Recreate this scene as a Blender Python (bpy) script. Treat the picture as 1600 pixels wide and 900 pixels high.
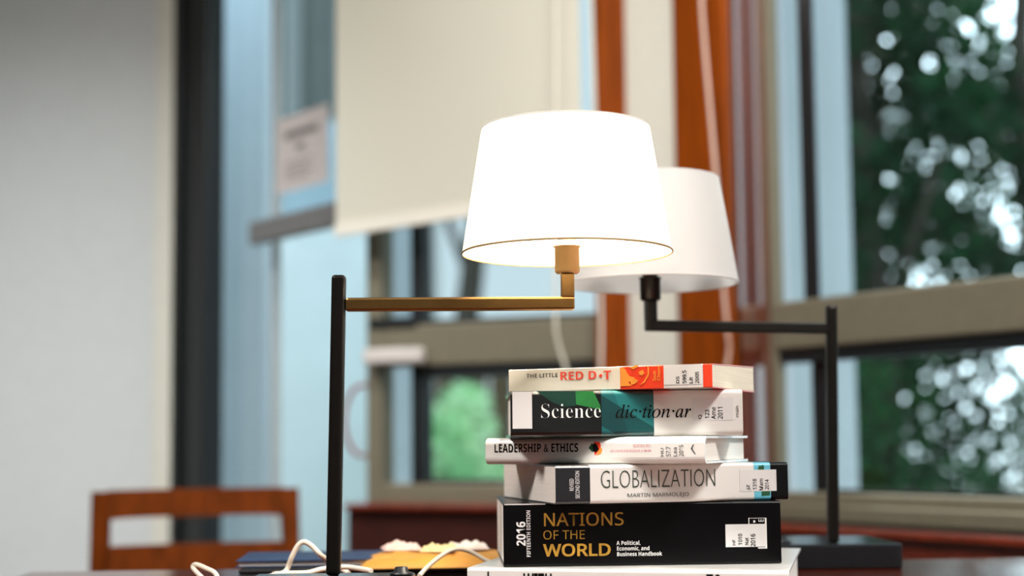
import bpy, bmesh, math, random
from mathutils import Vector, Matrix, noise

for o in list(bpy.data.objects):
    bpy.data.objects.remove(o, do_unlink=True)
SC = bpy.context.scene
COL = SC.collection
random.seed(7)
R = math.radians
PI = math.pi

# ------------------------------------------------------------------ camera
EYE = Vector((0, 0, 0.906))
F_PX, PITCH, ROLL, SHIFT = 2222.22, R(4.5), 0.010, 65.0
FWD = Vector((0, math.cos(PITCH), math.sin(PITCH)))
R0 = Vector((1, 0, 0)); U0 = Vector((0, -math.sin(PITCH), math.cos(PITCH)))
RGT = R0 * math.cos(ROLL) - U0 * math.sin(ROLL)
UPV = U0 * math.cos(ROLL) + R0 * math.sin(ROLL)
cd = bpy.data.cameras.new('camera'); cam = bpy.data.objects.new('camera', cd); COL.objects.link(cam)
cam.matrix_world = Matrix(((RGT.x, UPV.x, -FWD.x, EYE.x), (RGT.y, UPV.y, -FWD.y, EYE.y), (RGT.z, UPV.z, -FWD.z, EYE.z), (0, 0, 0, 1)))
cd.sensor_width = 36; cd.lens = 50; cd.shift_y = SHIFT / 1600
cd.dof.use_dof = True; cd.dof.focus_distance = 1.385; cd.dof.aperture_fstop = 2.4
cd.clip_start = 0.05; cd.clip_end = 200
SC.camera = cam

# ------------------------------------------------------------------ colour management
SC.view_settings.view_transform = 'Standard'; SC.view_settings.look = 'None'
SC.view_settings.gamma = 1; SC.view_settings.exposure = 0.0; SC.view_settings.use_curve_mapping = False
SC.cycles.use_denoising = True
SC.cycles.max_bounces = 10
SC.cycles.transparent_max_bounces = 16
SC.cycles.sample_clamp_indirect = 6.0
SC.cycles.caustics_reflective = False; SC.cycles.caustics_refractive = False

# ------------------------------------------------------------------ world: pale overcast sky with a sunlit cloud glow and added fill behind the camera
W = bpy.data.worlds.new('sky'); SC.world = W; W.use_nodes = True
nt = W.node_tree; nt.nodes.clear()
N = nt.nodes.new; L = nt.links.new
out = N('ShaderNodeOutputWorld'); bg = N('ShaderNodeBackground'); tc = N('ShaderNodeTexCoord')
sep = N('ShaderNodeSeparateXYZ'); L(tc.outputs['Generated'], sep.inputs[0])
rampz = N('ShaderNodeValToRGB'); L(sep.outputs['Z'], rampz.inputs[0])
rampz.color_ramp.elements[0].position = 0.0; rampz.color_ramp.elements[0].color = (0.62, 0.75, 0.81, 1)
rampz.color_ramp.elements[1].position = 0.6; rampz.color_ramp.elements[1].color = (0.58, 0.73, 0.84, 1)
dotn = N('ShaderNodeVectorMath'); dotn.operation = 'DOT_PRODUCT'
L(tc.outputs['Generated'], dotn.inputs[0]); dotn.inputs[1].default_value = Vector((0.42, 0.86, 0.24)).normalized()
glow = N('ShaderNodeMapRange'); glow.interpolation_type = 'SMOOTHSTEP'
glow.inputs[1].default_value = 0.93; glow.inputs[2].default_value = 0.995
glow.inputs[3].default_value = 1.1; glow.inputs[4].default_value = 12.0
L(dotn.outputs['Value'], glow.inputs[0])
rear_fill = N('ShaderNodeMapRange'); rear_fill.interpolation_type = 'SMOOTHSTEP'  # unseen sky behind the camera brightened to light the courtyard wall
L(sep.outputs['Y'], rear_fill.inputs[0]); rear_fill.inputs[1].default_value = 0.2; rear_fill.inputs[2].default_value = -0.8
rear_fill.inputs[3].default_value = 0.0; rear_fill.inputs[4].default_value = 2.3
addn = N('ShaderNodeMath'); addn.operation = 'ADD'; L(glow.outputs[0], addn.inputs[0]); L(rear_fill.outputs[0], addn.inputs[1])
L(rampz.outputs[0], bg.inputs[0]); L(addn.outputs[0], bg.inputs[1]); L(bg.outputs[0], out.inputs[0])

def add_light(name, kind, loc, energy, color, size=0.5, target=None, size_y=None):
    d = bpy.data.lights.new(name, kind); d.energy = energy; d.color = color
    o = bpy.data.objects.new(name, d); COL.objects.link(o); o.location = loc
    if kind == 'AREA':
        d.size = size
        if size_y: d.shape = 'RECTANGLE'; d.size_y = size_y
    if target is not None:
        o.rotation_euler = (Vector(target) - Vector(loc)).to_track_quat('-Z', 'Y').to_euler()
    return o
sun = add_light('sun', 'SUN', (3, 14, 16), 4.0, (1.0, 0.96, 0.88), target=(1.2, 6.2, 0)); sun.data.angle = R(2)
# the reading room's ceiling lamps, then two added fill lights
add_light('ceiling_panel_light', 'AREA', (-1.3, 0.45, 2.66), 76, (1.0, 0.965, 0.915), 0.45, (-0.75, 0.5, 0))
add_light('ceiling_panel_light', 'AREA', (1.05, 0.25, 2.66), 64, (1.0, 0.965, 0.915), 0.45, (0.9, 0.4, 0))
wl = add_light('wall_fill_light', 'AREA', (-1.25, 2.1, 2.66), 13.5, (0.93, 0.97, 1.0), 0.4, (-1.3, 3.9, 0.30)); wl.data.spread = R(75)  # added fill without a fixture, brightens the lower part of wall_left
fl = add_light('front_fill_light', 'AREA', (0.15, 1.7, 2.66), 11, (1.0, 0.97, 0.92), 0.4, (0.15, 3.0, 1.45)); fl.data.spread = R(95)  # added fill without a fixture, evens out the blind and window wall

# ------------------------------------------------------------------ pixel helpers
def ray(px, py):
    return FWD + RGT * ((px - 800) / F_PX) + UPV * ((450 + SHIFT - py) / F_PX)
def at(px, py, Y):
    d = ray(px, py); return EYE + d * (Y / d.y)

# ------------------------------------------------------------------ materials
def lin(c):
    return tuple(((v / 255) / 12.92 if v / 255 <= 0.04045 else (((v / 255) + 0.055) / 1.055) ** 2.4) for v in c)
MATS = {}
def mat(name, rgb, rough=0.5, metal=0.0, coat=0.0, var=0.06, scale=40.0, stretch=(1, 1, 1), bump=0.0, spec=0.5, detail=3.0, coat_rough=0.05):
    if name in MATS: return MATS[name]
    m = bpy.data.materials.new(name); m.use_nodes = True; t = m.node_tree
    b = t.nodes['Principled BSDF']
    c = lin(rgb)
    tcn = t.nodes.new('ShaderNodeTexCoord'); mp = t.nodes.new('ShaderNodeMapping'); mp.inputs['Scale'].default_value = stretch
    nz = t.nodes.new('ShaderNodeTexNoise'); nz.inputs['Scale'].default_value = scale; nz.inputs['Detail'].default_value = detail
    t.links.new(tcn.outputs['Object'], mp.inputs[0]); t.links.new(mp.outputs[0], nz.inputs['Vector'])
    rp = t.nodes.new('ShaderNodeValToRGB')
    rp.color_ramp.elements[0].position = 0.3; rp.color_ramp.elements[1].position = 0.7
    rp.color_ramp.elements[0].color = tuple(v * (1 - var) for v in c) + (1,)
    rp.color_ramp.elements[1].color = tuple(min(1, v * (1 + var)) for v in c) + (1,)
    t.links.new(nz.outputs[0], rp.inputs[0]); t.links.new(rp.outputs[0], b.inputs['Base Color'])
    b.inputs['Roughness'].default_value = rough; b.inputs['Metallic'].default_value = metal
    b.inputs['Specular IOR Level'].default_value = spec
    b.inputs['Coat Weight'].default_value = coat; b.inputs['Coat Roughness'].default_value = coat_rough
    if bump:
        bp = t.nodes.new('ShaderNodeBump'); bp.inputs['Strength'].default_value = bump; bp.inputs['Distance'].default_value = 0.002
        t.links.new(nz.outputs[0], bp.inputs['Height']); t.links.new(bp.outputs[0], b.inputs['Normal'])
    MATS[name] = m; return m

def glass_mat():
    m = bpy.data.materials.new('window_glass'); m.use_nodes = True; t = m.node_tree; t.nodes.clear()
    o = t.nodes.new('ShaderNodeOutputMaterial'); tr = t.nodes.new('ShaderNodeBsdfTransparent'); gl = t.nodes.new('ShaderNodeBsdfGlossy')
    fr = t.nodes.new('ShaderNodeMath'); fr.operation = 'MULTIPLY_ADD'; lw = t.nodes.new('ShaderNodeLayerWeight'); lw.inputs['Blend'].default_value = 0.12; mx = t.nodes.new('ShaderNodeMixShader')
    tr.inputs[0].default_value = (0.94, 0.98, 0.98, 1); gl.inputs['Roughness'].default_value = 0.02
    t.links.new(lw.outputs['Facing'], fr.inputs[0]); fr.inputs[1].default_value = 0.35; fr.inputs[2].default_value = 0.02
    t.links.new(fr.outputs[0], mx.inputs[0]); t.links.new(tr.outputs[0], mx.inputs[1]); t.links.new(gl.outputs[0], mx.inputs[2]); t.links.new(mx.outputs[0], o.inputs[0])
    return m
GLASS = glass_mat()

def shade_mat(name, rgb, trans):
    m = bpy.data.materials.new(name); m.use_nodes = True; t = m.node_tree; t.nodes.clear()
    o = t.nodes.new('ShaderNodeOutputMaterial'); df = t.nodes.new('ShaderNodeBsdfDiffuse'); tl = t.nodes.new('ShaderNodeBsdfTranslucent')
    mx = t.nodes.new('ShaderNodeMixShader'); mx.inputs[0].default_value = trans
    tcn = t.nodes.new('ShaderNodeTexCoord'); nz = t.nodes.new('ShaderNodeTexNoise'); nz.inputs['Scale'].default_value = 900
    t.links.new(tcn.outputs['Object'], nz.inputs['Vector'])
    rp = t.nodes.new('ShaderNodeValToRGB'); c = lin(rgb)
    rp.color_ramp.elements[0].color = tuple(v * 0.95 for v in c) + (1,); rp.color_ramp.elements[1].color = c + (1,)
    t.links.new(nz.outputs[0], rp.inputs[0])
    for b in (df, tl): t.links.new(rp.outputs[0], b.inputs[0])
    t.links.new(df.outputs[0], mx.inputs[1]); t.links.new(tl.outputs[0], mx.inputs[2]); t.links.new(mx.outputs[0], o.inputs[0])
    return m
def emit_mat(name, rgb, strength):
    m = bpy.data.materials.new(name); m.use_nodes = True; b = m.node_tree.nodes['Principled BSDF']
    b.inputs['Base Color'].default_value = (1, 1, 1, 1)
    b.inputs['Emission Color'].default_value = tuple(rgb) + (1,); b.inputs['Emission Strength'].default_value = strength
    return m
def wood(name, rgb, rough=0.35, coat=0.3, stretch=(8, 8, 0.8), var=0.28, coat_rough=0.12, spec=0.3):
    return mat(name, rgb, rough, 0, coat, var, 6.0, stretch, 0.05, spec=spec, detail=6, coat_rough=coat_rough)
def leaf_mat(name, rgb, rgb2, trans=0.3):
    m = bpy.data.materials.new(name); m.use_nodes = True; t = m.node_tree; b = t.nodes['Principled BSDF']
    o = t.nodes['Material Output']
    tcn = t.nodes.new('ShaderNodeTexCoord'); nz = t.nodes.new('ShaderNodeTexNoise'); nz.inputs['Scale'].default_value = 6
    t.links.new(tcn.outputs['Object'], nz.inputs['Vector'])
    rp = t.nodes.new('ShaderNodeValToRGB'); rp.color_ramp.elements[0].position = 0.35; rp.color_ramp.elements[1].position = 0.65
    rp.color_ramp.elements[0].color = lin(rgb) + (1,); rp.color_ramp.elements[1].color = lin(rgb2) + (1,)
    t.links.new(nz.outputs[0], rp.inputs[0]); t.links.new(rp.outputs[0], b.inputs['Base Color'])
    b.inputs['Roughness'].default_value = 0.5; b.inputs['Specular IOR Level'].default_value = 0.25
    tl = t.nodes.new('ShaderNodeBsdfTranslucent'); mx = t.nodes.new('ShaderNodeMixShader'); mx.inputs[0].default_value = trans
    t.links.new(rp.outputs[0], tl.inputs[0])
    t.links.new(b.outputs[0], mx.inputs[1]); t.links.new(tl.outputs[0], mx.inputs[2]); t.links.new(mx.outputs[0], o.inputs[0])
    return m

# ------------------------------------------------------------------ object helpers
def tag(o, label=None, cat=None, group=None, kind=None):
    if label: o['label'] = label
    if cat: o['category'] = cat
    if group: o['group'] = group
    if kind: o['kind'] = kind
    return o
def empty(name, loc, rz=0, label=None, cat=None, group=None, kind=None):
    o = bpy.data.objects.new(name, None); COL.objects.link(o); o.location = loc; o.rotation_euler = (0, 0, rz)
    o.empty_display_size = 0.05
    return tag(o, label, cat, group, kind)
class MB:
    def __init__(self): self.b = bmesh.new()
    def _bev(self, faces, w, seg):
        if w > 0:
            es = list({e for f in faces for e in f.edges})
            bmesh.ops.bevel(self.b, geom=es, offset=w, segments=seg, profile=0.5, affect='EDGES', clamp_overlap=True)
    def box(self, x0, x1, y0, y1, z0, z1, bev=0.0, seg=2, M=None, mi=0):
        pts = [(x0, y0, z0), (x1, y0, z0), (x1, y1, z0), (x0, y1, z0), (x0, y0, z1), (x1, y0, z1), (x1, y1, z1), (x0, y1, z1)]
        vs = [self.b.verts.new(M @ Vector(p) if M else p) for p in pts]
        fs = [self.b.faces.new([vs[i] for i in q]) for q in ((3, 2, 1, 0), (4, 5, 6, 7), (0, 1, 5, 4), (1, 2, 6, 5), (2, 3, 7, 6), (3, 0, 4, 7))]
        for f in fs: f.material_index = mi
        self._bev(fs, bev, seg); return self
    def tube(self, pts, r, n=10, caps=True):
        pts = [Vector(p) for p in pts]; rr = r if isinstance(r, (list, tuple)) else [r] * len(pts)
        rings = []; prev = None
        for i, p in enumerate(pts):
            a = pts[max(0, i - 1)]; c = pts[min(len(pts) - 1, i + 1)]; t = (c - a).normalized()
            if prev is None:
                u = t.orthogonal().normalized()
            else:
                u = (prev - t * prev.dot(t)).normalized()
            prev = u; v = t.cross(u)
            rings.append([self.b.verts.new(p + (u * math.cos(2 * PI * k / n) + v * math.sin(2 * PI * k / n)) * rr[i]) for k in range(n)])
        for A, B in zip(rings, rings[1:]):
            for k in range(n):
                f = self.b.faces.new((A[k], A[(k + 1) % n], B[(k + 1) % n], B[k])); f.smooth = True
        if caps:
            self.b.faces.new(list(reversed(rings[0]))); self.b.faces.new(rings[-1])
        return self
    def lathe(self, prof, n=64, c=(0, 0, 0), closed=False, smooth=True):
        c = Vector(c); rings = []
        for (r, z) in prof:
            if r < 1e-6: rings.append([self.b.verts.new(c + Vector((0, 0, z)))])
            else: rings.append([self.b.verts.new(c + Vector((r * math.cos(2 * PI * k / n), r * math.sin(2 * PI * k / n), z))) for k in range(n)])
        pairs = list(zip(rings, rings[1:]))
        if closed: pairs.append((rings[-1], rings[0]))
        for A, B in pairs:
            for k in range(n):
                k2 = (k + 1) % n
                if len(A) == 1 and len(B) == 1: continue
                if len(A) == 1: q = (A[0], B[k2], B[k])
                elif len(B) == 1: q = (A[k], A[k2], B[0])
                else: q = (A[k], A[k2], B[k2], B[k])
                f = self.b.faces.new(q); f.smooth = smooth
        return self
    def prism(self, pts2, f, d0, d1):
        """pts2: 2-D outline; f(u, v, d) -> 3-D point; extruded from d0 to d1."""
        A = [self.b.verts.new(f(u, v, d0)) for u, v in pts2]; B = [self.b.verts.new(f(u, v, d1)) for u, v in pts2]
        self.b.faces.new(A); self.b.faces.new(list(reversed(B))); n = len(A)
        for k in range(n): self.b.faces.new((A[k], B[k], B[(k + 1) % n], A[(k + 1) % n]))
        return self
    def build(self, name, m, parent=None, **kw):
        bmesh.ops.recalc_face_normals(self.b, faces=self.b.faces)
        me = bpy.data.meshes.new(name); self.b.to_mesh(me); self.b.free()
        for x in (m if isinstance(m, (list, tuple)) else [m]): me.materials.append(x)
        o = bpy.data.objects.new(name, me); COL.objects.link(o)
        if parent: o.parent = parent
        return tag(o, **kw)

# vertical planes of the room: s runs along the plane, t towards the room
class Wall:
    def __init__(self, a, b):
        self.o = Vector((a.x, a.y, 0)); d = Vector((b.x - a.x, b.y - a.y, 0)); self.len = d.length; self.d = d.normalized()
        self.n = Vector((self.d.y, -self.d.x, 0))
        self.M = Matrix(((self.d.x, -self.n.x, 0, self.o.x), (self.d.y, -self.n.y, 0, self.o.y), (0, 0, 1, 0), (0, 0, 0, 1)))  # local y = away from the room
    def hit(self, px, py, t=0.0):
        d = ray(px, py); o = self.o + self.n * t
        k = (o - EYE).dot(self.n) / d.dot(self.n); p = EYE + d * k
        return (p - self.o).dot(self.d), p.z
    def s(self, px, t=0.0, py=500): return self.hit(px, py, t)[0]
    def box(self, mb, s0, s1, z0, z1, t0, t1, bev=0.0, seg=2):
        return mb.box(s0, s1, -t1, -t0, z0, z1, bev, seg, self.M)

TABLE_Z = 0.75
# ------------------------------------------------------------------ room shell
M_wall = mat('wall_paint', (196, 198, 197), 0.7, var=0.02, scale=30, bump=0.02)
M_cream = mat('cream_wall_paint', (226, 222, 210), 0.7, var=0.02)
M_alu = mat('bronze_aluminium', (122, 116, 98), 0.45, 0.25, var=0.05)
M_gask = mat('black_gasket', (14, 18, 22), 0.4, var=0.05)
M_darkframe = mat('dark_steel_frame', (20, 24, 26), 0.4, 0.1, var=0.08, stretch=(4, 4, 0.3), spec=.3)
M_pale = mat('pale_outdoor_paint', (184, 197, 207), 0.75, var=0.03, scale=5)
M_trim = wood('varnished_trim', (130, 58, 4), 0.55, 0.0, spec=.1)
M_gloss = wood('glossy_jamb', (104, 44, 26), 0.25, 1.0, coat_rough=0.10)
M_gloss.node_tree.nodes['Principled BSDF'].inputs['Coat IOR'].default_value = 3.6
M_sill = wood('sill_wood', (112, 40, 20), 0.35, 0.4, (0.8, 8, 8))
M_silld = wood('dark_panel_wood', (54, 15, 6), 0.55, 0.0, (0.8, 8, 8))


w1 = Wall(at(570, 530, 3.33), at(930, 530, 3.12))
w2 = Wall(at(1205, 530, 2.75), at(1600, 530, 2.30))
# door wall runs away to the left from the near end of window 1
dA = at(566, 530, 3.345); away = Vector((-math.sin(R(39.8)), math.cos(R(39.8)), 0))
w3 = Wall(dA + away * 1.0, dA)
CEIL = 2.7
RAIL0, RAIL1 = 1.084, 1.180
SILL = 0.766

s_corner = None
# corner of the w1 and w2 planes
def cross2(a, da, b, db):
    den = da.x * db.y - da.y * db.x
    k = ((b.x - a.x) * db.y - (b.y - a.y) * db.x) / den
    return a + da * k
corner = cross2(w1.o, w1.d, w2.o, w2.d)
s1c = (corner - w1.o).dot(w1.d); s2c = (corner - w2.o).dot(w2.d)

# --- window 1 (beside the door)
s1_l = w1.s(566); s1_j = w1.s(933)
win1 = empty('window_1', w1.o + w1.d * 0.3, 0, kind='structure')
def under(o, parent):
    o.parent = parent; o.matrix_parent_inverse = Matrix.Translation(-Vector(parent.location)); return o
mb = MB()
T0, T1 = -0.09, -0.02
w1.box(mb, s1_l, w1.s(604, -.05), SILL, CEIL, T0, T1, .004)          # stile
w1.box(mb, w1.s(604, -.05), s1_j, RAIL0, RAIL1, T0, T1, .004)
w1.box(mb, w1.s(604, -.05), s1_j, SILL, SILL + .045, T0, T1, .004)
w1.box(mb, w1.s(604, -.05), s1_j, 2.35, 2.42, T0, T1, .004)
under(mb.build('window_frame', M_alu), win1)
mb = MB()
for z0, z1 in ((SILL + .045, RAIL0), (RAIL1, 2.35)):
    a, b = w1.s(650, -.06), w1.s(669, -.06)
    w1.box(mb, a, b, z0, z1, -.085, -.03, .003)
    w1.box(mb, a, s1_j, z1 - (.030 if z1 == RAIL0 else .008), z1, -.085, -.03, .002)
    w1.box(mb, a, s1_j, z0, z0 + .010, -.085, -.03, .002)
w1.box(mb, s1_l + .01, w1.s(652, -.02), RAIL1 - .005, RAIL1 + .018, -.085, -.012, .003)
under(mb.build('sash_gasket', M_gask), win1)
mb = MB(); w1.box(mb, w1.s(604, -.05), s1_j, SILL + .04, RAIL0, -.062, -.058); w1.box(mb, w1.s(604, -.05), s1_j, RAIL1, 2.36, -.062, -.058)
under(mb.build('pane', GLASS), win1)
mb = MB(); w1.box(mb, w1.s(933), w1.s(984), 0.0, CEIL, -.10, .012, .004)
tag(mb.build('trim_1', M_trim), kind='structure')
mb = MB(); w1.box(mb, w1.s(536, .05), s1_j, SILL - .012, SILL + .001, -.10, .05, .004)
tag(mb.build('trim_2', M_sill), kind='structure')
mb = MB(); w1.box(mb, s1_l - .02, s1_j + .1, 0.0, SILL - .012, -.12, .0)
w1.box(mb, s1_l - .02, s1_j + .1, 2.42, CEIL, -.12, .0)
w1.box(mb, w1.s(984), s1c + .02, 0, CEIL, -.12, .0)
tag(mb.build('wall_front', M_cream), kind='structure')
mb = MB(); w1.box(mb, w1.s(543, .02), s1_j + .06, 0.30, SILL - .012, .0005, .022, .004)
tag(mb.build('trim_3', M_silld), kind='structure')

# --- corner pillar and window 2
s2_t0 = w2.s(1066); s2_t1 = w2.s(1206)
mb = MB(); w2.box(mb, s2c, s2_t0, 0, CEIL, -.12, .0)
w2.box(mb, s2_t0, 1.6, 0, SILL - .02, -.12, 0); w2.box(mb, s2_t0, 1.6, 2.42, CEIL, -.12, 0)
tag(mb.build('wall_right', M_cream), kind='structure')
mb = MB(); w2.box(mb, w2.s(1066), w2.s(1131), 0, CEIL, -.02, .014, .004); tag(mb.build('trim_4', M_trim), kind='structure')
mb = MB(); S_REV = w2.s(1139, .02); w2.box(mb, w2.s(1129, .01), S_REV, 0, CEIL, -.02, .020, .006, 3); tag(mb.build('trim_5', M_trim), kind='structure')
TW = -.04
while w2.s(1204, TW) > S_REV: TW -= .002
mb = MB(); w2.box(mb, S_REV - .03, S_REV, 0, CEIL, TW - .04, .004, .002); tag(mb.build('trim_6', M_gloss), kind='structure')
win2 = empty('window_2', w2.o + w2.d * 0.3, 0, kind='structure')
mb = MB(); E2 = 1.5; q = w2.s(1216, TW)
w2.box(mb, S_REV, q, SILL, CEIL, TW - .02, TW + .004, .003)
w2.box(mb, q, E2, RAIL0, RAIL1, TW - .05, TW + .012, .006)
w2.box(mb, q, E2, SILL - .005, SILL + .035, TW - .05, TW + .012, .006)
w2.box(mb, q, E2, SILL - .02, SILL + .012, TW - .05, TW + .035, .004)
w2.box(mb, q, E2, 2.35, 2.42, TW - .05, TW + .012, .004)
under(mb.build('window_frame', M_alu), win2)
mb = MB(); TG = TW - .03
w2.box(mb, w2.s(1257, TG), w2.s(1281, TG), RAIL1, 2.35, TG - .006, TG, .002)
w2.box(mb, w2.s(1265, TG), w2.s(1290, TG), SILL + .03, RAIL0, TG - .006, TG, .002)
w2.box(mb, q, E2, RAIL0 - .027, RAIL0, TG - .01, TW, .003)
w2.box(mb, w2.s(1290, TG), E2, RAIL1, RAIL1 + .006, TG - .006, TG, .002)
w2.box(mb, w2.s(1290, TG), E2, SILL + .03, SILL + .042, TG - .006, TG, .002)
under(mb.build('sash_gasket', M_gask), win2)
mb = MB(); w2.box(mb, q, E2, SILL + .03, RAIL0, TG - .014, TG - .010); w2.box(mb, q, E2, RAIL1, 2.36, TG - .014, TG - .010)
under(mb.build('pane', GLASS), win2)
mb = MB(); w2.box(mb, w2.s(1140), 1.6, SILL - .034, SILL - .02, -.12, .05, .004); tag(mb.build('trim_7', M_sill), kind='structure')
mb = MB(); w2.box(mb, w2.s(1207), 1.6, .30, SILL - .034, .0005, .022, .003); tag(mb.build('trim_8', M_sill), kind='structure')

# --- glass door and its steel frame
d_l = w3.s(350); d_m0, d_m1 = w3.s(411), w3.s(425); d_r = w3.s(566) + .005
pL = w3.s(271, .03); pR = w3.s(350, -.03)
door = empty('door_1', w3.o + w3.d * (d_l + .05), 0, kind='structure')
mb = MB(); w3.box(mb, d_m0, d_m1 - .018, 0.02, 2.35, -.040, -.022, .004); w3.box(mb, d_m0, d_r, 0.02, .12, -.05, -.005, .004); w3.box(mb, d_l, d_r, 2.35, 2.45, -.06, .0, .004)
under(mb.build('door_frame', mat('grey_door_metal', (176, 182, 184), 0.5, 0.2, var=0.05)), door)
mb = MB(); w3.box(mb, pR, d_r, .12, 2.35, -.033, -.028); under(mb.build('pane', GLASS), door)
zb = w3.hit(460, 351, .05)[1]; zb2 = w3.hit(460, 318, .05)[1]
zt = w3.hit(523, 315, .05)[1]; zl = w3.hit(523, 354, .05)[1]
mb = MB(); w3.box(mb, w3.s(392, .05, 350), d_r - .03, zl, zt, .030, .058, .006)
w3.box(mb, w3.s(418, .02, 350), w3.s(418, .02, 350) + .03, zl + .01, zt - .01, -.005, .031, .002)
w3.box(mb, d_r - .07, d_r - .04, zl + .01, zt - .01, -.005, .031, .002)
under(mb.build('push_bar', mat('push_bar_grey', (122, 121, 120), 0.5, 0.1, var=0.04)), door)
mb = MB(); w3.box(mb, pL, pR, 0, CEIL, -.03, .03, .006); w3.box(mb, pL - .01, pL + .05, 0, CEIL, .03, .045, .004)
under(mb.build('door_post', M_darkframe), door)
mb = MB(); w3.box(mb, d_l, d_r, 2.45, CEIL, -.1, 0); tag(mb.build('wall_back', M_wall), kind='structure')

# --- light wall on the left, remaining shell
pl = w3.o + w3.d * pL
wl_y = pl.y - .03
mb = MB(); mb.box(-4.5, at(271, 500, wl_y).x, wl_y, wl_y + .12, 0, CEIL); tag(mb.build('wall_left', M_wall), kind='structure')
mb = MB(); mb.box(at(240, 500, wl_y - .012).x, at(271, 500, wl_y - .012).x, wl_y - .012, wl_y, 0, CEIL, .002)
tag(mb.build('trim_9', mat('cream_jamb', (206, 203, 190), 0.6, var=0.03)), kind='structure')
mb = MB(); mb.box(-4.6, -4.5, -3.5, wl_y, 0, CEIL); tag(mb.build('wall_west', M_wall), kind='structure')
mb = MB(); mb.box(-4.5, 4, -3.6, -3.5, 0, CEIL); tag(mb.build('wall_rear', M_wall), kind='structure')
e2 = w2.o + w2.d * 1.6
mb = MB(); mb.box(e2.x - .02, e2.x + .1, -3.5, e2.y, 0, CEIL); tag(mb.build('wall_east', M_wall), kind='structure')
pw = w1.o + w1.d * s1_l; o_ = .12
plan = [(-4.6, -3.6), (e2.x + .1, -3.6), (e2.x + .1, e2.y), (corner.x + .08, corner.y + .12), (pw.x, pw.y + o_), (pl.x + .05, pl.y + o_), (-4.6, wl_y + o_)]
sun_overhang = [(u, v + (.65 if v > 1 else 0)) for u, v in plan]  # unseen overhang added to keep direct sun out of the windows
mb = MB(); mb.prism(sun_overhang, lambda u, v, d: Vector((u, v, d)), CEIL, CEIL + .1); tag(mb.build('ceiling', mat('ceiling_white', (225, 225, 222), 0.8, var=0.02)), kind='structure')
mb = MB(); mb.prism(plan, lambda u, v, d: Vector((u, v, d)), -.1, 0); tag(mb.build('floor', mat('grey_carpet', (92, 88, 84), 0.95, var=0.2, scale=200, bump=0.3)), kind='structure')

# ------------------------------------------------------------------ table
TY = R(3.0)
pl_ = at(45, 893, 1.79)
M_table = wood('table_wood', (86, 32, 16), 0.22, 0.5, (0.9, 9, 9), coat_rough=0.1)
tab = empty('reading_table', (0.25, 1.25, 0), TY, 'long dark reddish wooden reading table under the books and lamps', 'table')
mb = MB(); mb.box(-.825, .90, -.65, .585, .715, .75, .003, 2); mb.build('tabletop', M_table, tab)
mb = MB()
for y in (-.58, .50): mb.box(-.75, .83, y, y + .022, .63, .7149, .002)
for x in (-.76, .82): mb.box(x, x + .022, -.56, .50, .63, .7149, .002)
mb.build('apron', M_table, tab)
for x in (-.76, .78):
    for y in (-.58, .46):
        mb = MB(); mb.box(x, x + .06, y, y + .06, 0, .7149, .004); mb.build('leg', M_table, tab)

# ------------------------------------------------------------------ chair
M_chair = wood('chair_wood', (92, 40, 6), 0.6, 0.0, (7, 7, 1.2), spec=.04)
cL = at(143, 768, 2.80); cR = at(467, 760, 2.93)
cw = (Vector((cR.x, cR.y)) - Vector((cL.x, cL.y))).length; cyaw = math.atan2(cR.y - cL.y, cR.x - cL.x)
cm = (cL + cR) / 2; CH = (cL.z + cR.z) / 2
chair = empty('reading_chair', (cm.x, cm.y, 0), cyaw, 'brown wooden chair with a slotted back standing behind the table', 'chair')
hw = cw / 2
for sx in (-1, 1):
    mb = MB()
    def cp(u, v, d, sx=sx): return Vector((sx * (hw - u) + (sx * .012 * (0.81 - v) / .35 if v > .45 else sx * .012), d + (-.28 * max(0, CH - v) if v > .44 else -.28 * (CH - .44) + (.44 - v) * .12), v))
    mb.prism([(0, 0), (.036, 0), (.036, .44), (.038, CH - .002), (0, CH - .002)], cp, 0, .026)
    mb.build('rear_leg', M_chair, chair)
    mb = MB(); mb.box(sx * (hw - .018) - .018, sx * (hw - .018) + .018, -.525, -.489, 0, .43, .003); mb.build('front_leg', M_chair, chair)
def rail(z0, z1, sag, name):
    mb = MB(); n = 14; ring = []
    for i in range(n + 1):
        u = -1 + 2 * i / n; x = u * (hw - .030); y = .022 * (1 - u * u)
        zz0 = z0 - sag * (u ** 8)
        ring.append([mb.b.verts.new(p) for p in ((x, y - .28 * (CH - zz0), zz0), (x, y + .022 - .28 * (CH - zz0), zz0), (x, y + .022 - .28 * (CH - z1), z1), (x, y - .28 * (CH - z1), z1))])
    for A, B in zip(ring, ring[1:]):
        for k in range(4): mb.b.faces.new((A[k], A[(k + 1) % 4], B[(k + 1) % 4], B[k]))
    mb.b.faces.new(ring[0]); mb.b.faces.new(ring[-1]); return mb.build(name, M_chair, chair)
rail(CH - .054, CH, .003, 'top_rail'); rail(CH - .165, CH - .108, -.0, 'lower_rail')
mb = MB(); mb.box(-hw + .005, hw - .005, -.530, -.098, .43, .455, .008, 3); mb.build('seat', M_chair, chair)
for y in (-.510, -.130):
    mb = MB(); mb.box(-hw + .03, hw - .03, y, y + .018, .37, .43); mb.build('seat_rail', M_chair, chair)

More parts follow.
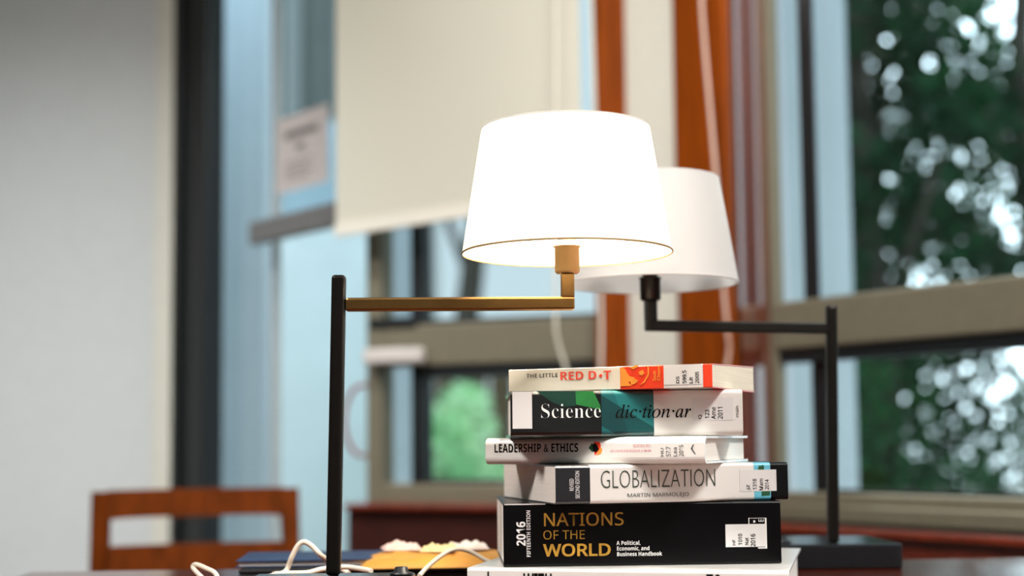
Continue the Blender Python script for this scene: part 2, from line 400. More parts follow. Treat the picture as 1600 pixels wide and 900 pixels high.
# ------------------------------------------------------------------ lamps
M_post = mat('blackened_bronze', (36, 33, 30), 0.34, 0.8, var=0.06, scale=80)
M_base = mat('dark_bronze_base', (26, 28, 32), 0.2, 0.2, var=0.06, scale=60)
M_shade = shade_mat('linen_shade', (232, 228, 218), 0.058)
M_shade_off = shade_mat('linen_shade_white', (232, 230, 227), 0.3)
M_rim = mat('shade_piping', (128, 98, 48), 0.7, var=0.03)
M_bulb = emit_mat('lit_bulb', (1.0, 0.89, 0.72), 360.0)
M_bulb_off = mat('opal_bulb', (240, 238, 232), 0.3, var=0.01)
M_wire = mat('shade_wire', (190, 180, 160), 0.4, 0.8, var=0.03)
M_arm_glow = mat('lamplit_arm', (132, 100, 58), 0.36, 1.0, var=0.05, scale=80)  # dark bronze coloured golden: the bulb's glow painted into the lit lamp's arm
M_socket_glow = mat('lamplit_socket', (178, 146, 96), 0.5, 0.45, var=0.05, scale=80)  # same dark metal, lightened to carry the bulb's glow on the socket
def desk_lamp(foot, elbow, lit, label, flip):
    """foot: post foot on the table; elbow: end of the arm under the socket (world)."""
    rz = PI if flip else 0
    root = empty('desk_lamp', (foot.x, foot.y, TABLE_Z), rz, label, 'desk lamp', 'swing arm desk lamps')
    inv = Matrix.Rotation(-rz, 4, 'Z')
    def loc(p): return inv @ Vector((p[0] - foot.x, p[1] - foot.y, p[2] - TABLE_Z))
    mb = MB(); mb.box(-.0775, .0775, -.027, .128, 0.0, .030, .003, 3); mb.build('base', M_base, root)
    lean = Matrix.Rotation(R(1.1) * (-1 if flip else 1), 4, 'Y')
    mb = MB(); mb.box(-.0068, .0068, -.0068, .0068, .0302, .319, .0032, 3, M=lean); mb.build('post', M_post, root)
    e = loc(elbow)
    az = .290
    ptop = lean @ Vector((0, 0, az))
    d = Vector((e.x - ptop.x, e.y - ptop.y, 0)); ln = d.length; d.normalize()
    ang = math.atan2(d.y, d.x); A = Matrix.Translation((ptop.x, ptop.y, az)) @ Matrix.Rotation(ang, 4, 'Z')
    mb = MB(); mb.box(.0070, ln + .0065, -.0065, .0065, -.0065, .0065, .0022, 2, M=A)
    mb.box(ln - .0065, ln + .0065, -.0065, .0065, .005, .030, .0018, 2, M=A); mb.build('arm', M_arm_glow if lit else M_post, root)
    c = Vector((e.x, e.y, az))
    mb = MB(); mb.lathe([(.0001, .0295), (.0105, .0295), (.0122, .0315), (.0122, .055), (.0135, .0555), (.0135, .0568), (.0090, .0572), (.0090, .078), (.0001, .078)], 32, c)
    mb.build('socket', M_socket_glow if lit else M_post, root)
    sb, st = .0495, .172
    c0 = Vector((e.x, e.y, az))
    mb = MB(); n = 8
    mb.lathe([(.103 + (.0832 - .103) * i / n, sb + (st - sb) * i / n) for i in range(n + 1)], 96, c0)
    sh = mb.build('lamp_shade', M_shade if lit else M_shade_off, root)
    for r_, z_, w_, m_ in ((.103, sb, .0011, M_rim), (.0832, st, .0006, M_shade_off)):
        mb = MB(); mb.lathe([(r_ + w_ * .7 * math.cos(a * PI / 4), z_ + w_ * math.sin(a * PI / 4)) for a in range(8)], 96, c0, closed=True)
        mb.build('rim', m_ if lit else M_shade_off, sh)
    mb = MB()
    for k in range(3):
        a = k * 2 * PI / 3 + .4; mb.tube([c0 + Vector((0, 0, st - .012)), c0 + Vector((.0848 * math.cos(a), .0848 * math.sin(a), st - .012))], .0008, 6)
    for sg in (-1, 1):
        pts = [c0 + Vector((sg * .034 * math.sin(PI * t / 8) ** .7 if 0 < t < 8 else 0, 0, .062 + (st - .012 - .062) * t / 8)) for t in range(0, 9)]
        mb.tube(pts, .0009, 6)
    mb.build('harp', M_wire, root)
    mb = MB(); mb.lathe([(.0001, .0782), (.012, .0785), (.014, .084), (.022, .096), (.027, .110), (.024, .126), (.014, .136), (.0001, .139)], 32, c0)
    mb.build('bulb', M_bulb if lit else M_bulb_off, root)
    kx, ky = (-.066, .006) if flip else (-.060, .006)
    mb = MB(); mb.lathe([(.0001, .0302), (.011, .0302), (.011, .0325), (.007, .0335), (.006, .038), (.0001, .0385)], 24, (kx, ky, 0)); mb.build('switch_knob', M_gask, root)
    return root
nf = at(520, 890, 1.375); nf.z = 0
ne = at(887, 476, 1.385)
desk_lamp(nf, ne, True, 'lit desk lamp with glowing white shade and lamplit bronze arm above the books', True)
ff = at(1301, 845, 1.74)
fe = at(1017, 506, 1.665)
desk_lamp(ff, fe, False, 'unlit desk lamp with dark post in front of the wide window', False)

# ------------------------------------------------------------------ books
def text_mesh(s, off=0.0, align='LEFT', spacing=1.0, line=1.0):
    c = bpy.data.curves.new('lettering', 'FONT'); c.body = s; c.size = 1; c.offset = off; c.resolution_u = 3
    c.align_x = align; c.space_character = spacing; c.space_line = line
    o = bpy.data.objects.new('lettering', c); COL.objects.link(o)
    dg = bpy.context.evaluated_depsgraph_get(); dg.update()
    me = bpy.data.meshes.new_from_object(o.evaluated_get(dg))
    bpy.data.objects.remove(o, do_unlink=True); bpy.data.curves.remove(c)
    return me
INK = mat('black_ink', (9, 9, 9), 0.7, var=0.05, spec=.1)
M_label = mat('label_paper', (222, 220, 218), 0.5, 0, 0.3, var=0.015)
M_page = None
def page_mat(name, rgb):
    m = mat(name, rgb, 0.85, var=0.10, scale=8, stretch=(1.0, 1.0, 260), bump=0.15, detail=2); return m
class Book:
    def __init__(self, px, py, Y, z, yaw, Ln, Wd, T, label, rc, t=.0006, inset=.0004, flare=0.0, panels=None, cover=None, page=None, rtop=None):
        p = at(px, py, Y); self.Ln, self.Wd, self.T = Ln, Wd, T
        self.root = empty('book', (p.x, p.y, z), yaw, label, 'book', 'library books in the stack')
        self.M = Matrix.Translation((p.x, p.y, z)) @ Matrix.Rotation(yaw, 4, 'Z'); self.I = self.M.inverted()
        self.flare = flare
        prof = [(Wd, 0)]
        k = 5
        for i in range(k + 1):
            a = PI / 2 * i / k; prof.append((rc - rc * math.sin(a), rc - rc * math.cos(a)))
        for i in range(k + 1):
            a = PI / 2 * i / k; prof.append((rc - rc * math.cos(a), T - rc + rc * math.sin(a)))
        prof += [(Wd, T), (Wd, T - t), (max(rc, t), T - t), (t, T - max(rc, t)), (t, max(rc, t)), (max(rc, t), t), (Wd, t)]
        ff = lambda y, z_: z_ * (1 + flare * max(0, y) / Wd)
        xs = [0] + [x for x, _ in (panels or [])][1:] + [Ln]; ms = [m for _, m in (panels or [(0, cover)])]
        um = []
        for m in ms:
            if m not in um: um.append(m)
        mb = MB(); rings = [[mb.b.verts.new((x, y, ff(y, z_))) for y, z_ in prof] for x in xs]
        n = len(prof)
        for i, (A, B) in enumerate(zip(rings, rings[1:])):
            for j in range(n):
                f = mb.b.faces.new((A[j], A[(j + 1) % n], B[(j + 1) % n], B[j])); f.material_index = um.index(ms[i])
                f.smooth = False
        for rg, i in ((rings[0], 0), (rings[-1], -1)):
            f = mb.b.faces.new(rg if i == 0 else list(reversed(rg))); f.material_index = um.index(ms[i])
        self.cover = mb.build('cover', um, self.root)
        mb = MB()
        y0 = max(t, rc * .6) + .0006; e = .0003
        pts = [(y0, t + e), (Wd - inset - .0005, t + e), (Wd - inset - .0005, T - t - e), (y0, T - t - e)]
        if rc > t: pts = [(rc + t, t + e), (Wd - inset - .0005, t + e), (Wd - inset - .0005, T - t - e), (rc + t, T - t - e), (t + .0006, T - rc - t), (t + .0006, rc + t)]
        mb.prism(pts, lambda u, v, d: Vector((d, u, ff(u, v))), inset, Ln - inset)
        mb.build('pages', page, self.root)
    def loc(self, px, py):
        o = self.I @ EYE; d = self.I.to_3x3() @ ray(px, py); k = -o.y / d.y; p = o + d * k; return p.x, p.z
    def rect(self, name, m, x0, y0, x1, y1, lift=.00025, label=None, parent=None, r=0.0):
        """a flat printed or stuck-on patch on the spine, photo pixels"""
        a = self.loc(x0, y1); b = self.loc(x1, y0); return self.lrect(name, m, a[0], a[1], b[0], b[1], lift, label, parent)
    def lrect(self, name, m, x0, z0, x1, z1, lift=.00025, label=None, parent=None):
        mb = MB(); mb.box(x0, x1, -lift, -.00003, z0, z1); return mb.build(name, m, parent or self.root, label=label)
    def text(self, s, x0, y0, x1, y1, m=None, off=0.0, rot=False, lift=.0004, parent=None, align='LEFT', name='lettering', line=1.0, spacing=1.0):
        me = text_mesh(s, off, align, spacing, line)
        v = [(-p.co.y, p.co.x) if rot else (p.co.x, p.co.y) for p in me.vertices]
        ax, bx = min(p[0] for p in v), max(p[0] for p in v); ay, by = min(p[1] for p in v), max(p[1] for p in v)
        lx0, lz0 = self.loc(x0, y1); lx1, lz1 = self.loc(x1, y0)
        sx = (lx1 - lx0) / max(1e-6, bx - ax); sy = (lz1 - lz0) / max(1e-6, by - ay)
        for p, (u, w_) in zip(me.vertices, v): p.co = (lx0 + (u - ax) * sx, -lift, lz0 + (w_ - ay) * sy)
        me.materials.clear(); me.materials.append(m or INK)
        o = bpy.data.objects.new(name, me); COL.objects.link(o); o.parent = parent or self.root
        return o
    def poly(self, name, m, pts, lift=.0003, parent=None, px=True):
        mb = MB(); q = [self.loc(*p) for p in pts] if px else pts
        mb.prism(q, lambda u, v, d: Vector((u, d, v)), -lift, -.00003); return mb.build(name, m, parent or self.root)
    def cols(self, lines, parent, m=None, off=0.01):
        for s, x0, y0, x1, y1 in lines: self.text(SR(s), x0, y0, x1, y1, m, off + .012, rot=True, parent=parent)

P_white = page_mat('white_pages', (236, 230, 222)); P_cream = page_mat('cream_pages', (232, 222, 200)); P_grey = page_mat('greyish_pages', (222, 212, 204))
C_white = mat('white_cover', (232, 229, 224), 0.35, 0, 0.5, var=0.015)
C_cream = mat('cream_cover', (234, 226, 208), 0.4, 0, 0.35, var=0.015)
C_black = mat('black_cover', (5, 5, 7), 0.28, 0, 0.0, var=0.1, spec=.2)
C_navy = mat('black_panel', (22, 22, 28), 0.35, 0, 0.3, var=0.05)
C_sky = mat('sky_blue_panel', (104, 190, 214), 0.35, 0, 0.4, var=0.08, scale=60)
C_red = mat('red_print', (226, 60, 28), 0.4, 0, 0.3, var=0.03)
C_org = mat('orange_print', (240, 152, 58), 0.4, 0, 0.3, var=0.08)
C_redtxt = mat('red_lettering_ink', (226, 74, 52), 0.5, var=0.02)
C_whiteink = mat('white_ink', (238, 238, 236), 0.5, var=0.01)
C_gold = mat('gold_ink', (196, 150, 58), 0.4, 0.25, var=0.15, scale=120)
SB = lambda s: ''.join(chr(0x1D5D4 + ord(c) - 65) if 'A' <= c <= 'Z' else chr(0x1D5EE + ord(c) - 97) if 'a' <= c <= 'z' else chr(0x1D7EC + ord(c) - 48) if '0' <= c <= '9' else c for c in s)
SR = lambda s: ''.join(chr(0x1D5A0 + ord(c) - 65) if 'A' <= c <= 'Z' else chr(0x1D5BA + ord(c) - 97) if 'a' <= c <= 'z' else chr(0x1D7E2 + ord(c) - 48) if '0' <= c <= '9' else c for c in s)
C_pink = mat('pink_ink', (222, 150, 160), 0.5, var=0.03)
C_greenink = mat('dark_green_ink', (52, 66, 54), 0.5, var=0.05)
C_green = mat('green_print', (20, 78, 44), 0.4, 0, 0.3, var=0.2, scale=60)

# bottom white book
b = Book(730, 884, 1.39, TABLE_Z + .0003, R(-13.5), .306, .285, .0343, 'thick wide white book lying lowest in the stack, its title half hidden', .003, .0022, .004, 0, cover=C_white, page=P_white)
b.text(SB('WITH'), 818, 896, 862, 930, INK, .0); b.text('lc', 762, 893, 776, 930, INK, 0); b.text('TO', 1104, 897, 1128, 930, INK, .02)

# black directory
b = Book(787, 884, 1.39, TABLE_Z + .0350, R(2.5), .2715, .21, .0604, 'thick black directory with gold capitals on its spine, second from the bottom', .0022, .0012, .0012, 0, cover=C_black, page=P_white)
b.text(SR('NATIONS'), 850, 800, 974, 822.5, C_gold, .008); b.text(SR('OF THE'), 849, 828, 913.5, 843, C_gold, 0); b.text(SR('WORLD'), 848.5, 848.5, 954, 870, C_gold, .026)
b.text(SB('2016'), 807, 815, 821, 853, C_whiteink, .01, rot=True); b.text(SB('FIFTEENTH EDITION'), 823, 797.5, 828.5, 870, C_whiteink, 0, rot=True)
b.text(SB('A Political,\nEconomic, and\nBusiness Handbook'), 963.5, 844, 1034, 869, C_whiteink, .0)
lb = b.rect('call_number_label', M_label, 1134, 818.5, 1197, 855, label='white call number label')
b.cols([('HF', 1144.5, 843, 1149, 852), ('1010', 1153.5, 834, 1159.5, 851.5), ('Nat', 1164, 840, 1169.5, 851.5), ('2016', 1173, 834, 1180, 854)], lb)
fr = MB()
for (x0, y0, x1, y1) in ((1169.5, 809, 1197.5, 810), (1169.5, 809, 1170.5, 818.5), (1196, 809, 1197.5, 857)):
    a_ = b.loc(x0, y1); b_ = b.loc(x1, y0); fr.box(a_[0], b_[0], -.0002, -.00003, a_[1], b_[1])
fr.build('printed_frame', C_whiteink, b.root)
b.text('E', 1185, 811, 1193, 815, C_whiteink, 0, rot=True); b.rect('printed_mark', C_whiteink, 1177, 813, 1180, 816.5)
b.rect('printed_strip', M_label, 1184.5, 855, 1197.5, 857.2)
b.rect('spine_tape', M_label, 788, 786.8, 852, 789.3, label='thin white tape along the top edge')

# GLOBALIZATION
def lx(px, py, px0, py0, Y, yaw):
    """distance along a spine that starts at photo point px0, py0 at depth Y"""
    pr = at(px0, py0, Y); I = (Matrix.Translation((pr.x, pr.y, 0)) @ Matrix.Rotation(yaw, 4, 'Z')).inverted()
    o = I @ EYE; d = I.to_3x3() @ ray(px, py); return (o + d * (-o.y / d.y)).x
g_ = (868.5, 785, 1.36, R(14.4))
b = Book(868.5, 785, 1.36, TABLE_Z + .0958, R(14.4), .240, .205, .0372, 'white paperback with tall thin dark capitals and black spine ends, third from the bottom', .0035, .0008, .0005, 0.0,
         panels=[(0, C_navy), (lx(922, 750, *g_), C_white), (lx(1178, 750, *g_), C_sky), (lx(1204, 750, *g_), C_black)], page=P_grey)
b.text('GLOBALIZATION', 939, 732.5, 1117, 763, C_greenink, -.016); b.text(SR('MARTIN MARMOLEJO'), 980.5, 769, 1076, 778.5, C_greenink, .0)
b.text('REVISED\nSECOND EDITION', 890, 736, 905, 779, C_whiteink, 0.0, rot=True, align='CENTER')
b.poly('printed_figure', C_green, [(1184, 733), (1186, 727), (1189, 728), (1192, 726), (1194, 730), (1193, 735), (1188, 735)], .0002)
b.poly('printed_figure', C_green, [(1190, 768), (1203, 767), (1203, 774), (1190, 775)], .0002)
lb = b.rect('call_number_label', M_label, 1156, 733.5, 1212.5, 768, lift=.0003, label='white call number label')
b.cols([('JZ', 1166.5, 757, 1172, 766), ('1318', 1176, 748, 1182, 765), ('Mam', 1186, 748, 1192, 766), ('2014', 1195, 749, 1201, 765)], lb)

# LEADERSHIP & ETHICS
b = Book(758.5, 700, 1.44, TABLE_Z + .1333, R(-24), .2285, .158, .0262, 'slim white hardback with black condensed capitals and a colourful splash, fourth from the bottom', .0065, .0022, .0035, 0.0, cover=C_white, page=P_white)
b.text(SB('LEADERSHIP & ETHICS'), 773, 692.5, 903.5, 707, INK, .0)
b.text('EDITED BY:', 990, 694, 1016.5, 698.5, C_pink, .005); b.text('JACQUELINE BOGUE & MUIR', 954, 702, 1018, 706.8, C_pink, .005)
b.poly('printed_splash', C_green, [(920, 700), (925, 692), (930, 698), (926, 707)], .0002)
b.poly('printed_splash', C_org, [(932, 712), (938, 698), (941, 702), (939, 709)], .0002)
b.poly('printed_splash', C_red, [(928, 690), (937, 690.5), (939, 697), (935, 705), (930, 712), (927.5, 703)], .0003)
b.poly('printed_splash', INK, [(926, 695), (930, 692), (934, 697), (936, 702), (931, 707), (927, 705)], .0004)
b.cols([('HU', 1032.5, 700, 1037, 713), ('57.7', 1041, 698, 1048, 713), ('Lea', 1052, 699, 1058, 713), ('2015', 1061, 695, 1068, 713)], b.root, mat('faded_ink', (92, 90, 90), .5), 0.0)
b.poly('printed_bird', INK, [(1079.5, 701), (1083, 694), (1084, 694.5), (1081.5, 701), (1087, 709), (1086, 709.5)], .0003)

# Science dictionary
def science_mat():
    m = bpy.data.materials.new('science_cover_print'); m.use_nodes = True; t = m.node_tree; bs = t.nodes['Principled BSDF']
    tcn = t.nodes.new('ShaderNodeTexCoord'); sp = t.nodes.new('ShaderNodeSeparateXYZ'); t.links.new(tcn.outputs['Object'], sp.inputs[0])
    def mth(op, a, c):
        n = t.nodes.new('ShaderNodeMath'); n.operation = op
        for i, v in enumerate((a, c)):
            if isinstance(v, (int, float)): n.inputs[i].default_value = v
            else: t.links.new(v, n.inputs[i])
        return n.outputs[0]
    # slanted coordinate so the coloured shards lean
    s = mth('ADD', sp.outputs['X'], mth('MULTIPLY', sp.outputs['Z'], 0.0))
    r = t.nodes.new('ShaderNodeValToRGB'); r.color_ramp.interpolation = 'CONSTANT'
    t.links.new(mth('MULTIPLY', s, 1 / .2265), r.inputs[0])
    e = r.color_ramp.elements
    e[0].position = 0; e[0].color = lin((8, 10, 12)) + (1,)
    e[1].position = .388; e[1].color = lin((26, 98, 102)) + (1,)
    k = t.nodes.new('ShaderNodeValToRGB'); k.color_ramp.interpolation = 'CONSTANT'
    dg1 = mth('ADD', mth('MULTIPLY', sp.outputs['X'], 1.0), mth('MULTIPLY', sp.outputs['Z'], 1.6))
    t.links.new(mth('MULTIPLY', mth('FRACT', mth('MULTIPLY', dg1, 9.5), 0), 1.0), k.inputs[0])
    k.color_ramp.elements[0].position = 0; k.color_ramp.elements[0].color = (0.45, 0.45, 0.45, 1)
    k.color_ramp.elements[1].position = .45; k.color_ramp.elements[1].color = (1.15, 1.15, 1.15, 1)
    k2 = t.nodes.new('ShaderNodeValToRGB'); k2.color_ramp.interpolation = 'CONSTANT'
    dg2 = mth('SUBTRACT', mth('MULTIPLY', sp.outputs['X'], 1.0), mth('MULTIPLY', sp.outputs['Z'], -0.35))
    t.links.new(mth('MULTIPLY', mth('FRACT', mth('MULTIPLY', dg2, 5.2), 0), 1.0), k2.inputs[0])
    k2.color_ramp.elements[0].color = (0.75, 0.8, 0.8, 1); k2.color_ramp.elements[1].position = .6; k2.color_ramp.elements[1].color = (1.1, 1.15, 1.1, 1)
    m1 = t.nodes.new('ShaderNodeMix'); m1.data_type = 'RGBA'; m1.blend_type = 'MULTIPLY'; m1.inputs[0].default_value = 1
    m2 = t.nodes.new('ShaderNodeMix'); m2.data_type = 'RGBA'; m2.blend_type = 'MULTIPLY'; m2.inputs[0].default_value = 1
    t.links.new(r.outputs[0], m1.inputs[6]); t.links.new(k.outputs[0], m1.inputs[7]); t.links.new(m1.outputs[2], m2.inputs[6]); t.links.new(k2.outputs[0], m2.inputs[7])
    t.links.new(m2.outputs[2], bs.inputs['Base Color'])
    bs.inputs['Roughness'].default_value = .3; bs.inputs['Coat Weight'].default_value = .8; bs.inputs['Coat Roughness'].default_value = .08
    return m
C_sci = science_mat()
x_w = (1022 - 797.5) / (1162 - 797.5) * .2265
b = Book(797.5, 640, 1.38, TABLE_Z + .1598, R(2), .2265, .165, .0452, 'thick dark green and white dictionary with a serif title, second from the top', .005, .0024, .003, 0.0,
         panels=[(0, C_sci), (x_w, C_white)], page=P_white)
SER = lambda s: ''.join(chr(0x1D400 + ord(c) - 65) if c.isupper() else (chr(0x1D41A + ord(c) - 97) if c.islower() else c) for c in s)
ITA = lambda s: ''.join(('\u210E' if c == 'h' else chr(0x1D44E + ord(c) - 97)) if c.islower() else c for c in s)
G_hi = mat('green_shard_print', (34, 112, 52), 0.35, 0, 0.6, var=0.15, scale=50); G_md = mat('dark_green_shard_print', (14, 54, 44), 0.35, 0, 0.6, var=0.15, scale=50)
b.poly('printed_shard', G_md, [(838, 611), (899, 611), (899, 634), (880, 636), (862, 628)], .0001)
b.poly('printed_shard', G_hi, [(899, 611), (927, 611), (938, 634), (938, 640), (900, 632)], .0001)
b.text(SER('Science'), 845.5, 630, 938.5, 653.5, C_whiteink, -.021)
b.text(ITA('dic') + '\u00b7' + ITA('tion') + '\u00b7' + ITA('ar'), 962, 631, 1079.5, 653.5, INK, .004)
b.rect('spine_label', M_label, 801, 612, 831, 670, label='blank white label')
lb = b.rect('call_number_label', M_label, 1082, 621, 1145, 657, lift=.0003, label='white call number label')
b.cols([('Q', 1091, 648, 1097, 655), ('123', 1101.5, 640, 1108, 654), ('Ame', 1111.5, 636, 1118, 655), ('2011', 1121.5, 636, 1129, 654.5)], lb)
b.text('main', 1149, 634, 1154, 651, mat('grey_ink', (130, 126, 122), .5), 0, rot=True)

# THE LITTLE RED DOT
r_ = (795, 590, 1.43, R(-23)); ld = lambda px: lx(px, 588, *r_)
b = Book(795, 590, 1.43, TABLE_Z + .2053, R(-23), ld(1113), .168, .0225, 'slim cream paperback with orange red lettering lying on top of the stack', .0008, .0006, .0004, 0.20,
         panels=[(0, C_cream), (ld(969), C_red), (ld(1037), C_white), (ld(1098.5), C_red)], page=P_cream)
b.text(SB('THE LITTLE'), 823, 583, 871.5, 590.5, INK, -.01); b.text(SB('RED D'), 876, 579.5, 932, 594, C_redtxt, 0, lift=.0007); b.text(SB('T'), 943.5, 579, 955, 593, C_redtxt, 0, lift=.0007)
dot = MB(); c_ = b.loc(938.7, 587)
dot.prism([(c_[0] + .0016 * math.cos(a * PI / 8), c_[1] + .0016 * math.sin(a * PI / 8)) for a in range(16)], lambda u, v, d: Vector((u, d, v)), -.0004, -.00003); dot.build('lettering', C_redtxt, b.root)
b.poly('printed_globe', C_org, [(969.5, 575), (972, 574), (977, 577), (980, 583), (984, 588), (992, 590), (990, 594), (982, 597), (986, 603), (969.5, 603.5)])
b.poly('printed_globe', C_org, [(984, 575), (992, 571), (998, 570), (996, 574), (989, 577)])
b.poly('printed_globe', C_org, [(998, 581), (1004, 578), (1007, 583), (1003, 587), (999, 585)])
b.poly('printed_globe', C_org, [(985, 596), (993, 592), (997, 595), (993, 599), (986, 602)])
b.poly('printed_globe', C_org, [(1010, 569.5), (1014, 574), (1014, 586), (1008, 597), (1000, 602), (1007, 594), (1012, 585), (1012, 575)])
b.text('Seah\nChiang', 1020, 571, 1033, 595, C_org, .02, rot=True)
lb = b.rect('call_number_label', M_label, 1038, 568.5, 1097, 601.5, label='white call number label')
b.cols([('DS', 1056.5, 588, 1061.5, 599), ('599.5', 1066.5, 578.5, 1072.5, 599), ('Lit', 1077, 589, 1082.5, 599), ('2005', 1086.5, 580.5, 1092, 599)], lb)

# ------------------------------------------------------------------ things on the table behind the books
M_cable = mat('white_cable', (226, 214, 196), 0.5, var=0.02)
def spline(pts, n=10):
    pts = [Vector(p) for p in pts]; q = [pts[0]] + pts + [pts[-1]]; outp = []
    for i in range(1, len(q) - 2):
        for k in range(n):
            t = k / n; p0, p1, p2, p3 = q[i - 1], q[i], q[i + 1], q[i + 2]
            outp.append(0.5 * ((2 * p1) + (p2 - p0) * t + (2 * p0 - 5 * p1 + 4 * p2 - p3) * t * t + (3 * p1 - p0 - 3 * p2 + p3) * t ** 3))
    outp.append(pts[-1]); return outp
def cable(name, pxs, r, m, label, cat, group=None):
    mb = MB(); mb.tube(spline([at(*p) for p in pxs]), r, 10)
    return tag(mb.build(name, m), label, cat, group)


# pile: dark laptop, blue folder, orange envelope, loose papers
def slab(name, p, yaw, w, d, z0, z1, m, label=None, cat=None, bev=.002, parent=None):
    mb = MB(); mb.box(0, w, 0, d, 0, z1 - z0, bev, 2)
    o = mb.build(name, m, parent); o.location = (p.x, p.y, z0); o.rotation_euler = (0, 0, yaw); return tag(o, label, cat)
pp = at(372, 880, 1.60)
lp = empty('laptop', (pp.x, pp.y, TABLE_Z + .0003), R(2), 'closed black laptop lying flat under the blue folder and orange envelope', 'laptop')
M_lap = mat('black_laptop', (24, 26, 30), .35, .2, var=.05)
mb = MB(); mb.box(0, .315, 0, .20, .002, .011, .002, 2); mb.build('base', M_lap, lp)
mb = MB(); mb.box(0, .315, 0, .20, .0113, .0165, .002, 2); mb.build('lid', M_lap, lp)
for x in (.02, .285):
    for y in (.015, .175):
        mb = MB(); mb.box(x, x + .012, y, y + .006, 0, .0022); mb.build('rubber_foot', M_gask, lp)
p2 = at(368, 880, 1.62)
fo = empty('folder', (p2.x, p2.y, TABLE_Z + .0172), R(4), 'dark blue document folder lying on the closed laptop', 'folder')
M_blue = mat('blue_folder', (16, 44, 84), .5, 0, .0, var=.1)
for k, (z0, z1) in enumerate(((0, .0014), (.0062, .0076))):
    mb = MB(); mb.box(0, .20, 0, .13, z0, z1, .0005, 1); mb.build('cover', M_blue, fo)
mb = MB(); mb.box(.004, .194, .003, .126, .0016, .0060); mb.build('papers', P_white, fo)
p3 = at(497, 880, 1.585)
def puffy(name, p, yaw, w, d, z0, h, m, label, cat, seed, rough=.004):
    mb = MB(); n, k = 22, 16; g = []
    for lay in (0, 1):
        for i in range(n + 1):
            for j in range(k + 1):
                u, v = i / n, j / k; e = (min(1, 6 * u * (1 - u)) * min(1, 6 * v * (1 - v))) ** .5
                z = (h * e * .9 + noise.noise(Vector((u * 6 + seed, v * 6, seed))) * rough * e) if lay else 0
                g.append(mb.b.verts.new((u * w, v * d, max(0, z) + (.0004 if lay else 0))))
    o_ = (n + 1) * (k + 1); ix = lambda l, i, j: g[l * o_ + i * (k + 1) + j]
    for l in (0, 1):
        for i in range(n):
            for j in range(k):
                f = mb.b.faces.new((ix(l, i, j), ix(l, i + 1, j), ix(l, i + 1, j + 1), ix(l, i, j + 1))); f.smooth = True
    for i in range(n):
        for j_ in (0, k): mb.b.faces.new((ix(0, i, j_), ix(0, i + 1, j_), ix(1, i + 1, j_), ix(1, i, j_)))
    for j in range(k):
        for i_ in (0, n): mb.b.faces.new((ix(0, i_, j), ix(0, i_, j + 1), ix(1, i_, j + 1), ix(1, i_, j)))
    o = mb.build(name, m); o.location = (p.x, p.y, z0); o.rotation_euler = (0, 0, yaw); return tag(o, label, cat)
p3 = at(560, 880, 1.585)
puffy('padded_envelope', p3, R(3), .178, .15, TABLE_Z + .0172, .013, mat('orange_envelope', (214, 150, 62), .6, var=.1, scale=20), 'orange padded envelope lying beside the blue folder', 'envelope', 2.0)
for (px, Y, w, d, yw, col, lab, sd, z0) in (
        (600, 1.66, .045, .05, 10, (226, 190, 180), 'crumpled pale pink tissue on the orange envelope', 5.1, .0312),
        (655, 1.64, .04, .05, -8, (232, 206, 150), 'crumpled pale yellow paper slip on the orange envelope', 7.3, .0312),
        (700, 1.66, .05, .05, 14, (232, 214, 204), 'crumpled white tissue on the orange envelope', 9.7, .0312)):
    q = at(px, 870, Y)
    puffy('crumpled_paper', q, R(yw), w, d, TABLE_Z + z0, .0055, mat('tissue_%d' % col[2], col, .8, var=.06), lab, 'paper', sd, .007)
cable('charging_cable', [(345, 925, 1.43), (338, 898, 1.46), (322, 888, 1.48), (306, 882, 1.50), (302, 888, 1.50), (318, 905, 1.44)], .0024, M_cable, 'white cable looping over the empty side of the table', 'cable', None)
cable('charging_cable', [(428, 897, 1.47), (446, 893, 1.5), (456, 870, 1.5), (466, 852, 1.5), (476, 847, 1.5), (488, 854, 1.5), (502, 868, 1.5), (520, 880, 1.52), (545, 896, 1.50)], .0027, M_cable, 'white cable arching up beside the lit lamp post', 'cable', None)
cable('charging_cable', [(418, 901, 1.425), (450, 896, 1.44), (480, 895, 1.45), (505, 889, 1.46), (540, 886, 1.48), (580, 892, 1.45)], .0027, M_cable, 'flat lying white cable passing behind the lit lamp post', 'cable', None)
cable('charging_cable', [(655, 900, 1.46), (668, 886, 1.5), (690, 868, 1.52), (712, 858, 1.53), (735, 862, 1.54), (765, 878, 1.54), (800, 888, 1.54)], .0024, M_cable, 'white cable arching over the orange envelope beside the books', 'cable', None)

# ------------------------------------------------------------------ roller blind, chains, notice, small fittings
M_blind = shade_mat('roller_blind_fabric', (226, 222, 208), 0.25)
bw = Wall(at(525, 530, 3.27), at(912, 530, 3.02))
zL = bw.hit(526, 369)[1]; zR = bw.hit(912, 310)[1]; bl = bw.len
bo = bw.o + bw.d * (bl / 2)
bd = empty('roller_blind', (bo.x, bo.y, 2.6), 0, 'cream roller blind pulled halfway down over the window beside the door', 'blind')
f_ = lambda u, v, d: bw.M @ Vector((u, d, v))
mb = MB(); mb.prism([(0, zL), (bl, zR), (bl, 2.6), (0, 2.6)], f_, 0, .0008); under(mb.build('fabric', M_blind), bd)
mb = MB(); mb.prism([(-.001, zL - .002), (bl + .001, zR - .002), (bl + .001, zR + .026), (-.001, zL + .026)], f_, -.006, .006); under(mb.build('bottom_bar', mat('blind_hem', (224, 218, 206), .6, var=.02)), bd)
mb = MB(); mb.tube([bw.M @ Vector((-.01, .02, 2.6)), bw.M @ Vector((bl + .01, .02, 2.6))], .022, 20); under(mb.build('roller', mat('roller_metal', (200, 200, 196), .4, .5)), bd)
M_bead = mat('bead_chain', (220, 184, 166), .5, var=.03)
